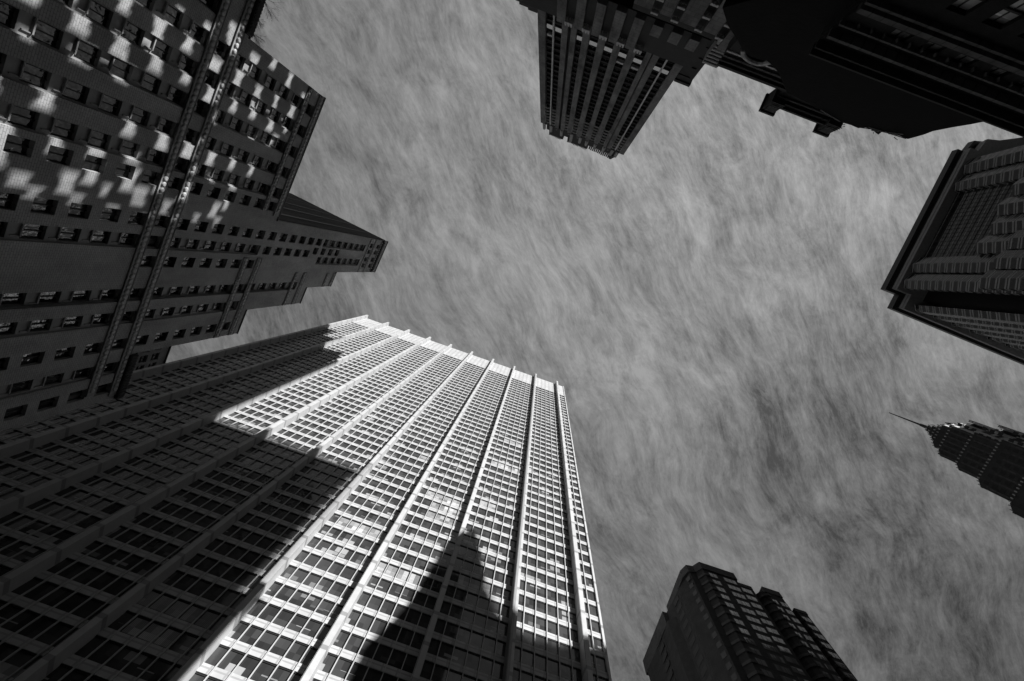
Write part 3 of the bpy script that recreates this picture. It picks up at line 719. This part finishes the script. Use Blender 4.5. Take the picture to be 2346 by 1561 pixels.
for hw_, z0, z1 in ((15.2, 150, 207), (12.8, 211, 222), (10.6, 225, 236), (8.0, 239, 245)):
    z = z0+1
    while z+2 < z1:
        for j in range(int(hw_*2/3.4)):
            y = 2.5-hw_+3+j*3.4
            if y+1.4 > 2.5+hw_-2: continue
            def fn(f, p, y=y, z=z, hw_=hw_): p.box(224-hw_-.06, 224-hw_-.02, y, y+1.5, z, z+2.2)
            items.append(([(224-hw_, y, z), (224-hw_, y+1.5, z), (224-hw_, y+1.5, z+2.2), (224-hw_, y, z+2.2)], fn))
            def fn2(f, p, y=y, z=z, hw_=hw_): x = 224-2.5+y; p.box(x, x+1.5, 2.5-hw_-.06, 2.5-hw_-.02, z, z+2.2)
            x = 224-2.5+y; items.append(([(x, 2.5-hw_, z), (x+1.5, 2.5-hw_, z), (x+1.5, 2.5-hw_, z+2.2), (x, 2.5-hw_, z+2.2)], fn2))
        z += 3.8
windows(st, items, None, 'dark_metal')
for sx in (-1, 1):  # pale strips added to lighten the tiers' sunlit edges
    for hw_, z0, z1 in ((12.9, 209, 226), (10.7, 224, 241), (15.3, 192, 212)):
        m = MB(); m.box(224-hw_*.45*(1), 224+hw_*.45, 2.5+sx*hw_-(.9 if sx > 0 else .2), 2.5+sx*hw_+(.2 if sx > 0 else .9), z0, z1-3); m.build('buttress', 'trim_stone', st)
for hw_, z0, z1 in ((12.8, 209, 223.6), (10.6, 224, 237.6), (15.2, 190, 208.6), (8, 238, 245.6)):  # pale strips on the sunward facet stand in for its sunlit edges
    A_ = Vector((224-hw_, 2.5-hw_*.46)); B_ = Vector((224-hw_+hw_*.95, 2.5-hw_)); e = B_-A_; nn = Vector((e.y, -e.x)).normalized()*.35
    for f0, f1 in ((.02, .14), (.40, .56), (.84, .98)):
        m = MB(); p0, p1 = A_+e*f0, A_+e*f1; m.prism([tuple(p0), tuple(p1), tuple(p1+nn), tuple(p0+nn)], z0, z1-.3); m.build('sunlit_strip', 'spire_trim', st)
    for q in range(int((z1-z0)/4.2)):
        m = MB(); p0, p1 = A_+e*.20, A_+e*.36; m.prism([tuple(p0), tuple(p1), tuple(p1+nn*.6), tuple(p0+nn*.6)], z0+q*4.2, z0+q*4.2+1.9); m.build('sunlit_panel', 'spire_trim', st)
for i in range(8):
    a = i*math.pi/4+.2; m = MB(); m.tube((224+7*math.cos(a), 2.5+7*math.sin(a), 246), (224+6.6*math.cos(a), 2.5+6.6*math.sin(a), 250.5), .8, .1, 6); m.build('pinnacle', 'spire_stone', st)
for i in range(6):
    a = i*math.pi/3; m = MB(); m.tube((224+4.6*math.cos(a), 2.5+4.6*math.sin(a), 251), (224+4.4*math.cos(a), 2.5+4.4*math.sin(a), 254), .5, .1, 6); m.build('pinnacle', 'spire_stone', st)
for i in range(10):
    a = i*math.pi/5+.1
    m = MB(); m.tube((224+9.5*math.cos(a), 2.5+9.5*math.sin(a), 237), (224+9.1*math.cos(a), 2.5+9.1*math.sin(a), 241.5), .7, .15, 5); m.build('pinnacle', 'spire_stone', st)
for k in range(7):
    for hw_, z0 in ((10.6, 225), (12.8, 210), (15.2, 192)):
        m = MB(); y = 2.5-hw_*.4+k*hw_*.22; m.box(224-hw_-.3, 224-hw_, y-.35, y+.35, z0, z0+12); m.build('rib', 'cornice_stone', st)
m = MB(); m.tube((224, 2.7, 259), (224, 2.8, 267), 1.2, .8, 10); m.tube((224, 2.8, 267), (224, 3.2, 291), .55, .24, 8); m.build('needle', 'dark_metal', st)

# ------------------------------------------------------------------ brown apartment tower (bottom right)
ft = thing('apartment_tower', 'dark brown apartment tower with faceted corners and ribbon windows', 'apartment tower', (78, 80), -1.3)
HF = 126.7; pf = 2.9
plan = [(66.6, 64.2), (76.5, 64.2), (76.9, 65.4), (81.7, 65.4), (82.2, 66.6), (83.2, 64.9), (84.2, 64.2), (88.9, 64.2), (89.3, 66.6), (90.4, 66.6), (91.0, 64.6), (94.0, 64.6), (94.0, 92), (62.5, 97), (60.7, 95), (61.0, 83), (60.6, 79), (62.4, 77), (62.6, 72.4), (61.8, 71), (62.8, 68.4), (63.6, 66.3), (65.4, 66.0)]
def pl(poly, d):
    n = len(poly); o_ = []
    for i in range(n):
        a, b, c_ = Vector(poly[i-1]), Vector(poly[i]), Vector(poly[(i+1) % n]); e1 = (b-a).normalized(); e2 = (c_-b).normalized(); nn = Vector((e1.y+e2.y, -e1.x-e2.x))
        nn = nn.normalized() if nn.length > 1e-5 else Vector((e1.y, -e1.x)); o_.append((b.x+nn.x*d, b.y+nn.y*d))
    return o_
m = MB(); m.prism(plan, -1.6, 118.6)
m.prism([p for p in plan if p[0] <= 83] + [], 118.6, 118.7)
m.build('brick_wall', 'brown_brick', ft)
m = MB(); m.prism([(66.6, 64.25), (76.5, 64.25), (76.9, 65.45), (81.7, 65.45), (82.3, 70), (82.3, 92), (62.6, 96.5), (61.0, 90), (62.5, 77), (62.65, 72.4), (63.7, 66.35), (65.4, 66.05)], 118.6, 123.9)
m.prism([(84.2, 64.25), (88.9, 64.25), (89.3, 70), (84.2, 70)], 118.6, 122.6); m.prism([(82.3, 66.9), (83.3, 65.2), (84.19, 64.6), (84.19, 76), (82.31, 76)], 118.6, 123.6)
m.build('brick_wall', 'brown_brick', ft)
m = MB()
m.prism(pl([(66.6, 64.2), (76.5, 64.2), (76.9, 66), (76.9, 80), (63.0, 80), (62.8, 68.4), (63.6, 66.3), (65.4, 66.0)], .25), 123.9, HF)
m.prism(pl([(77, 65.5), (81.6, 65.5), (81.6, 80), (77, 80)], .15), 123.9, 125.2); m.prism(pl([(84.2, 64.3), (88.9, 64.3), (88.9, 76), (84.2, 76)], .25), 122.6, 124.8)
m.prism(pl([(91, 64.7), (94, 64.7), (94, 76), (91, 76)], .25), 118.7, 119.9); m.prism(pl([(60.8, 80), (66, 80), (66, 96.5), (61, 96.5)], .1), 118.7, 123.5)
m.build('parapet', 'ledge_stone', ft)
# ledges at the faceted corners, floor by floor
for k in range(36):
    z = HF-5.6-pf*k
    if z < 40: break
    for seg in ([(65.4, 66.0), (66.6, 64.2), (68.0, 64.2)], [(82.2, 66.6), (83.2, 64.9), (84.2, 64.2), (85, 64.2)], [(90.4, 66.6), (91.0, 64.6), (91.6, 64.6)]):
        if z > 117.5 and seg[0][0] > 90: continue
        m = MB()
        for a, b in zip(seg, seg[1:]):
            A_, B_ = Vector(a), Vector(b); e = (B_-A_).normalized(); nn = Vector((e.y, -e.x))*.22
            m.prism([(A_.x, A_.y), (B_.x, B_.y), (B_.x+nn.x, B_.y+nn.y), (A_.x+nn.x, A_.y+nn.y)], z, z+.75)
        m.build('ledge', 'ledge_stone', ft)
items = []
cols = [(68.0, 70.2, 64.2), (72.2, 75.6, 64.2), (77.6, 80.6, 65.4), (84.6, 85.9, 64.2), (86.8, 88.7, 64.2), (91.3, 93.6, 64.6)]
for k in range(36):
    z = HF-3.9-pf*k
    for a, b, y in cols:
        if (y > 65 and z > 123) or (a > 90 and z > 118.3) or (a > 84 and z > 122): continue
        def fn(f, p, a=a, b=b, y=y, z=z):
            n = 3 if b-a > 3.2 else 2; s_ = (b-a)/n
            f.box(a-.14, b+.14, y-.05, y-.012, z-1.72, z+.2)
            for i in range(n): p.box(a+i*s_+.07, a+(i+1)*s_-.07, y-.09, y-.055, z-1.5, z)
        items.append(([(a, y, z-1.5), (b, y, z-1.5), (b, y, z), (a, y, z)], fn))
    for (ax_, ay_), (bx_, by_) in (((63.6, 66.3), (62.8, 68.4)), ((62.6, 72.4), (62.4, 77)), ((60.7, 83), (60.9, 88)), ((61, 89.5), (61.6, 94))):
        if z > 121 and ay_ > 80: continue
        A_, B_ = Vector((ax_, ay_, 0)), Vector((bx_, by_, 0)); e = (B_-A_); q0, q1 = A_+e*.2, A_+e*.8; nn = Vector((-e.y, e.x, 0)).normalized()*.06
        def fn(f, p, q0=q0, q1=q1, nn=nn, z=z):
            f.slab([(q0.x, q0.y, z-1.5), (q1.x, q1.y, z-1.5), (q1.x, q1.y, z), (q0.x, q0.y, z)], (nn.x, nn.y, 0))
        items.append(([(q0.x, q0.y, z-1.5), (q1.x, q1.y, z-1.5), (q1.x, q1.y, z), (q0.x, q0.y, z)], fn))
windows(ft, items, 'dark_metal', 'sky_glass')
m = MB()
for k in range(36): m.box(66.7, 76.4, 64.165, 64.2, HF-5.62-pf*k, HF-5.56-pf*k)
m.build('joint', 'dark_metal', ft)

for ob in bpy.data.objects:
    for kk in ('_off', '_rot'):
        if kk in ob: del ob[kk]
